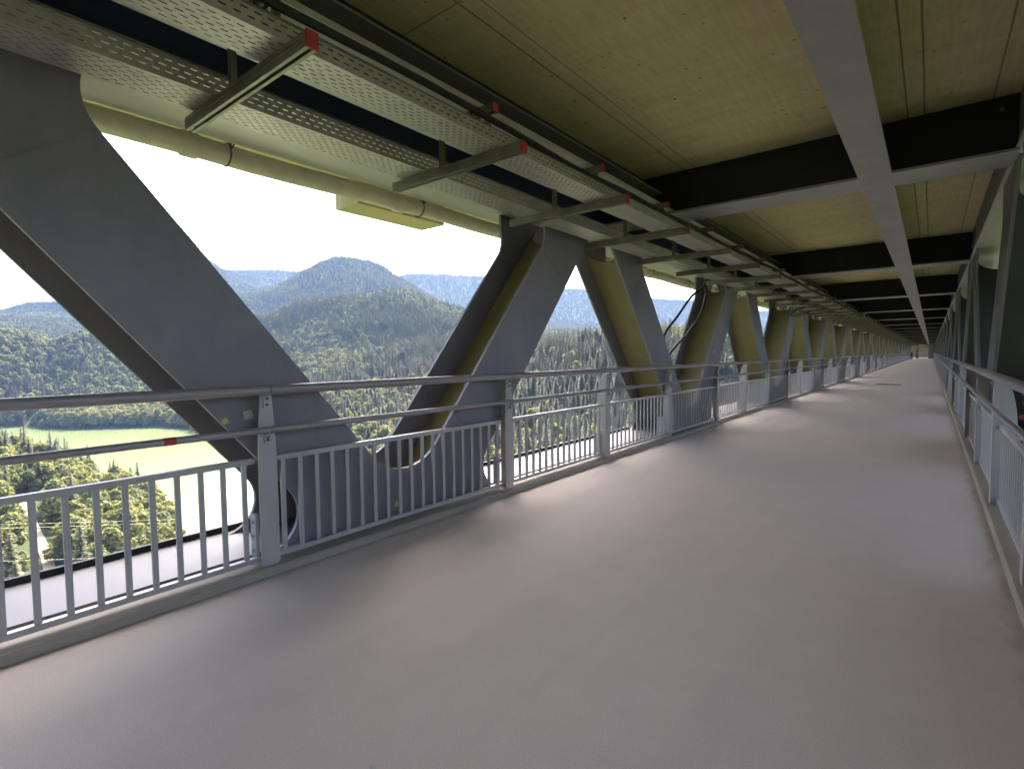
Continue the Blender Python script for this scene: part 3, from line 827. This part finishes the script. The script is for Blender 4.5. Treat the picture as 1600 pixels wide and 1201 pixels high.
# camera frame of the photograph (only used to choose which trees are near enough to be built one by one)
def in_poly(p, poly):
    c = False; n = len(poly)
    for i in range(n):
        (x1,y1),(x2,y2) = poly[i], poly[i-1]
        if (y1 > p[1]) != (y2 > p[1]) and p[0] < (x2-x1)*(p[1]-y1)/(y2-y1)+x1: c = not c
    return c
yaw, pit, rol, F = .67236, .052664, -.011063, 822.1
fw = Vector((-math.sin(yaw)*math.cos(pit), math.cos(yaw)*math.cos(pit), -math.sin(pit)))
rt0 = Vector((math.cos(yaw), math.sin(yaw), 0)); up0 = rt0.cross(fw)
rt = rt0*math.cos(rol)+up0*math.sin(rol); up = up0*math.cos(rol)-rt0*math.sin(rol)
def px(p):
    d = Vector(p)-Vector((0,0,1.6)); z = d.dot(fw)
    return (800+F*d.dot(rt)/z, 600.5-F*d.dot(up)/z)
WIN = [[(0,400),(393,745),(380,815),(0,910)], [(190,250),(560,690),(600,690),(772,405),(770,375)], [(896,428),(768,700),(806,712),(980,670),(905,440)]]

rg = random.Random(5)
cand = []      # (apparent size, kind, variant, x, y, z, scale, az, r)
def add_tree(az, r, pc, smul=1.):
    h = terrain(az, r)
    if h < -89.3: return
    x, y = -r*math.sin(R(az)), r*math.cos(R(az))
    if r < 560 and az > 76 and min((q.x-x)**2+(q.y-y)**2 for q in pth) < 36: return
    kind = 'c' if rg.random() < pc else 'b'
    s = rg.uniform(.7,1.15)*smul
    cand.append((s/r, kind, rg.randrange(3 if kind == 'c' else 4), x, y, h-.3, s, az, r))
def scatter(r0, r1, a0, a1, area, pcf, smul=1.):
    n = int((R(a1-a0))*.5*(r1*r1-r0*r0)/area)
    for _ in range(n):
        r = math.sqrt(rg.uniform(r0*r0, r1*r1)); az = rg.uniform(a0, a1)
        x, y = -r*math.sin(R(az)), r*math.cos(R(az))
        cl = noise.noise((x*.004, y*.004, 1.7))
        add_tree(az, r, min(.95, max(.03, pcf(az, r) + cl*.9)), smul)
scatter(165, 560, 70, 88, 44, lambda a, r: .12 if r < 300 else .34, 1.05)
scatter(250, 700, 8, 70, 62, lambda a, r: .62 if a < 45 else .3, 1.25)
scatter(700, 1750, 8, 88, 66, lambda a, r: .74 if a < 66 else .14, 1.35)
scatter(800, 1150, 62, 88, 60, lambda a, r: .12, 1.3)
scatter(1750, 3300, 8, 88, 110, lambda a, r: .42, 1.3)
scatter(3300, 5700, 8, 88, 230, lambda a, r: .6, 1.1)
cand.sort(reverse=True)
near, rest = [], []
for c in cand:
    ok = False
    if len(near) < 300 and c[8] < 900:
        p = px((c[3], c[4], c[5]+13*c[6]))
        ok = any(in_poly(p, w) for w in WIN)
    (near if ok else rest).append(c)
def put(o, c):
    o.location = (c[3], c[4], c[5]); o.rotation_euler = (0, 0, (c[3]*7.31) % 6.28); o.scale = (c[6], c[6], c[6]*(.92+.16*((c[4]*3.7) % 1)))
protos = {}
for c in near:
    kind, v = c[1], c[2]
    name = 'conifer_tree' if kind == 'c' else 'broadleaf_tree'
    bank = c[7] > 69 and c[8] < 570
    if bank:
        if kind == 'c': lab, gp = 'dark pointed conifer among leafy trees on the lake bank below the railing', 'conifers on the near lake bank'
        elif c[8] > 330: lab, gp = 'leafy sunlit tree on the wooded point at the water, above the middle rail', 'leafy trees on the wooded point'
        else: lab, gp = 'leafy yellow green tree beside the track below the near railing panel', 'leafy trees beside the track'
    elif c[7] < 40:
        lab, gp = (('tall conifer on the steep slope between the second and third slanted beams', 'conifers on the right slope') if kind == 'c' else
                   ('yellowish leafy tree on the steep slope between the second and third slanted beams', 'leafy trees on the right slope'))
    else:
        lab, gp = (('conifer low on the far bank between the first and second slanted beams', 'conifers on the middle bank') if kind == 'c' else
                   ('leafy tree low on the far bank between the first and second slanted beams', 'leafy trees on the middle bank'))
    if bank:
        o = thing(name, lab, 'tree', (0,0,0), gp); put(o, c)
        cr, tr = (cf_parts if kind == 'c' else bl_parts)[v]
        link('crown', cr, o); link('trunk', tr, o)
    else:
        o = link(name, (cf_all if kind == 'c' else bl_all)[v]); put(o, c); tag(o, lab, 'tree', gp)
        protos.setdefault((kind, v), o)
for kind, lst in (('c', cf_all), ('b', bl_all)):
    for v in range(len(lst)):
        if (kind, v) not in protos:
            c = next(c for c in rest if c[1] == kind and c[2] == v)
            o = link('conifer_tree' if kind == 'c' else 'broadleaf_tree', lst[v]); put(o, c); protos[kind, v] = o
            tag(o, 'single %s standing apart on the wooded hillside' % ('conifer' if kind == 'c' else 'leafy tree'), 'tree', 'trees on the hillside')
            rest.remove(c)
def forest(name, kind, label):
    pts = [c for c in rest if c[1] == kind]
    me = bpy.data.meshes.new(name); me.from_pydata([c[3:6] for c in pts], [], [])
    at = me.attributes.new('tree_scale', 'FLOAT', 'POINT'); at.data.foreach_set('value', [c[6] for c in pts])
    at = me.attributes.new('tree_turn', 'FLOAT', 'POINT'); at.data.foreach_set('value', [(c[3]*7.31) % 6.28 for c in pts])
    at = me.attributes.new('tree_variant', 'INT', 'POINT'); at.data.foreach_set('value', [c[2] for c in pts])
    o = link(name, me); tag(o, label, 'forest', kind='stuff')
    ng = bpy.data.node_groups.new(name, 'GeometryNodeTree')
    ng.interface.new_socket('Geometry', in_out='INPUT', socket_type='NodeSocketGeometry')
    ng.interface.new_socket('Geometry', in_out='OUTPUT', socket_type='NodeSocketGeometry')
    gi, go = ng.nodes.new('NodeGroupInput'), ng.nodes.new('NodeGroupOutput')
    join = ng.nodes.new('GeometryNodeJoinGeometry')
    nv = len(cf_all if kind == 'c' else bl_all)
    for v in reversed(range(nv)):
        ob = ng.nodes.new('GeometryNodeObjectInfo'); ob.transform_space = 'ORIGINAL'; ob.inputs['Object'].default_value = protos[kind, v]
        ob.inputs['As Instance'].default_value = True
        ng.links.new(ob.outputs['Geometry'], join.inputs[0])
    iop = ng.nodes.new('GeometryNodeInstanceOnPoints'); iop.inputs['Pick Instance'].default_value = True
    def attr(nm, t):
        n = ng.nodes.new('GeometryNodeInputNamedAttribute'); n.data_type = t; n.inputs[0].default_value = nm
        return n.outputs[0]
    cx = ng.nodes.new('ShaderNodeCombineXYZ')
    ng.links.new(attr('tree_turn','FLOAT'), cx.inputs[2])
    e2r = ng.nodes.new('FunctionNodeEulerToRotation'); ng.links.new(cx.outputs[0], e2r.inputs[0])
    ng.links.new(gi.outputs[0], iop.inputs['Points']); ng.links.new(join.outputs[0], iop.inputs['Instance'])
    ng.links.new(attr('tree_variant','INT'), iop.inputs['Instance Index'])
    ng.links.new(e2r.outputs[0], iop.inputs['Rotation']); ng.links.new(attr('tree_scale','FLOAT'), iop.inputs['Scale'])
    ng.links.new(iop.outputs[0], go.inputs[0])
    md = o.modifiers.new('trees', 'NODES'); md.node_group = ng
    return o
forest('conifer_forest', 'c', 'conifers covering the hills beyond the lake')
forest('broadleaf_forest', 'b', 'leafy woods covering the hills beyond the lake')
print('trees', len(near), len(rest))

# ---- two small white houses far off, wires over the lake
def house(az, r, L, label):
    h = terrain(az, r)
    t = thing('farmhouse', label, 'house', (-r*math.sin(R(az)), r*math.cos(R(az)), h))
    t.rotation_euler = (0, 0, R(az+12))
    MB().prism([(-L*.3,-2),(L*.3,-2),(L*.3,6),(0,9.5),(-L*.3,6)], 'y', -L/2, L/2).build('wall', M['white_wall'], t).rotation_euler = (0,0,R(90))
    MB().prism([(-L*.36,5.6),(0,10),(L*.36,5.6),(L*.36,6.2),(0,10.7),(-L*.36,6.2)], 'y', -L/2-1, L/2+1).build('roof', M['roof_tile'], t).rotation_euler = (0,0,R(90))
    w = MB()
    for i in range(5):
        for z in (1., 3.6): w.box(-L/2+L*(i+.35)/5, -L/2+L*(i+.65)/5, -L*.3-.05, -L*.3+.05, z, z+1.4)
    w.build('window_row', M['rubber'], t)
house(64.3, 4300, 30, 'tiny white farmhouse on the hazy hillside left of the peak')
house(31.6, 4300, 34, 'tiny white farmhouse on the blue hillside between the second and third slanted beams')
def wire(p0, p1, sag, label):
    pts = []
    for i in range(41):
        t = i/40; p = Vector(p0).lerp(Vector(p1), t); p.z -= sag*4*t*(1-t); pts.append(p)
    tag(MB().tube(pts, .022, 6).build('power_line', M['wire']), label, 'wire')
def az_pt(az, el, d): return (-d*math.sin(R(az)), d*math.cos(R(az)), 1.6+d*math.tan(R(el)))
wire(az_pt(92,-10.6,150), az_pt(56,-15.6,190), .8, 'upper pale overhead wire above the lake, seen through the balusters')
wire(az_pt(92,-10.9,150), az_pt(56,-15.85,190), .8, 'middle pale overhead wire above the lake, close under the upper one')
wire(az_pt(92,-13.0,140), az_pt(58,-18.8,165), .8, 'lowest pale overhead wire, crossing the trees below the near railing')

# ---- haze
hz = MB().box(-7600, 7600, -7600, 7600, -112, 1000)
hm = bpy.data.materials.new('haze_air'); hm.use_nodes = True; nt = hm.node_tree; nt.nodes.clear()
out = nt.nodes.new('ShaderNodeOutputMaterial'); pv = nt.nodes.new('ShaderNodeVolumePrincipled')
pv.inputs['Color'].default_value = (.185,.29,.49,1); pv.inputs['Density'].default_value = 1.35e-4; pv.inputs['Anisotropy'].default_value = 0.
nt.links.new(pv.outputs[0], out.inputs['Volume'])
tag(hz.build('haze', hm), kind='stuff')
HAZE = bpy.data.objects['haze']

# ------------------------------------------------------------------ light
SUN_EL, SUN_AZ = 50, 37       # degrees; azimuth to the left of the bridge axis
w = bpy.data.worlds.new('World'); sc.world = w; w.use_nodes = True; nt = w.node_tree
sky = nt.nodes.new('ShaderNodeTexSky'); sky.sky_type = 'NISHITA'; sky.sun_disc = False
sky.sun_elevation = R(SUN_EL); sky.sun_rotation = R(-SUN_AZ); sky.altitude = 400; sky.dust_density = 8.; sky.air_density = .65; sky.ozone_density = 0.
nt.links.new(sky.outputs[0], nt.nodes['Background'].inputs[0]); nt.nodes['Background'].inputs[1].default_value = .15
sd = bpy.data.lights.new('sun', 'SUN'); sd.energy = 2.3; sd.angle = R(.5); sd.color = (1,.95,.87)
so = bpy.data.objects.new('sun', sd); col.objects.link(so)
dirv = Vector((-math.sin(R(SUN_AZ))*math.cos(R(SUN_EL)), math.cos(R(SUN_AZ))*math.cos(R(SUN_EL)), math.sin(R(SUN_EL))))
so.rotation_euler = dirv.to_track_quat('Z', 'Y').to_euler(); so.location = (0,0,60)

# ------------------------------------------------------------------ camera, render
cd = bpy.data.cameras.new('camera'); cam = bpy.data.objects.new('camera', cd); col.objects.link(cam)
cd.sensor_width = 36; cd.lens = F/1600*36; cd.clip_start = .05; cd.clip_end = 20000
cam.matrix_world = Matrix(((rt.x,up.x,-fw.x,0),(rt.y,up.y,-fw.y,0),(rt.z,up.z,-fw.z,1.6),(0,0,0,1)))
sc.camera = cam
vs = sc.view_settings; vs.view_transform = 'Standard'; vs.look = 'None'; vs.gamma = 1; vs.exposure = 3.0; vs.use_curve_mapping = False
cy = sc.cycles
cy.max_bounces = 9; cy.diffuse_bounces = 6; cy.glossy_bounces = 4; cy.transmission_bounces = 3; cy.transparent_max_bounces = 12; cy.volume_bounces = 0
cy.use_adaptive_sampling = True; cy.adaptive_threshold = .015
cy.sample_clamp_indirect = 8
try:
    cy.use_denoising = True; cy.denoiser = 'OPENIMAGEDENOISE'
except Exception as ex: print('no denoiser', ex)
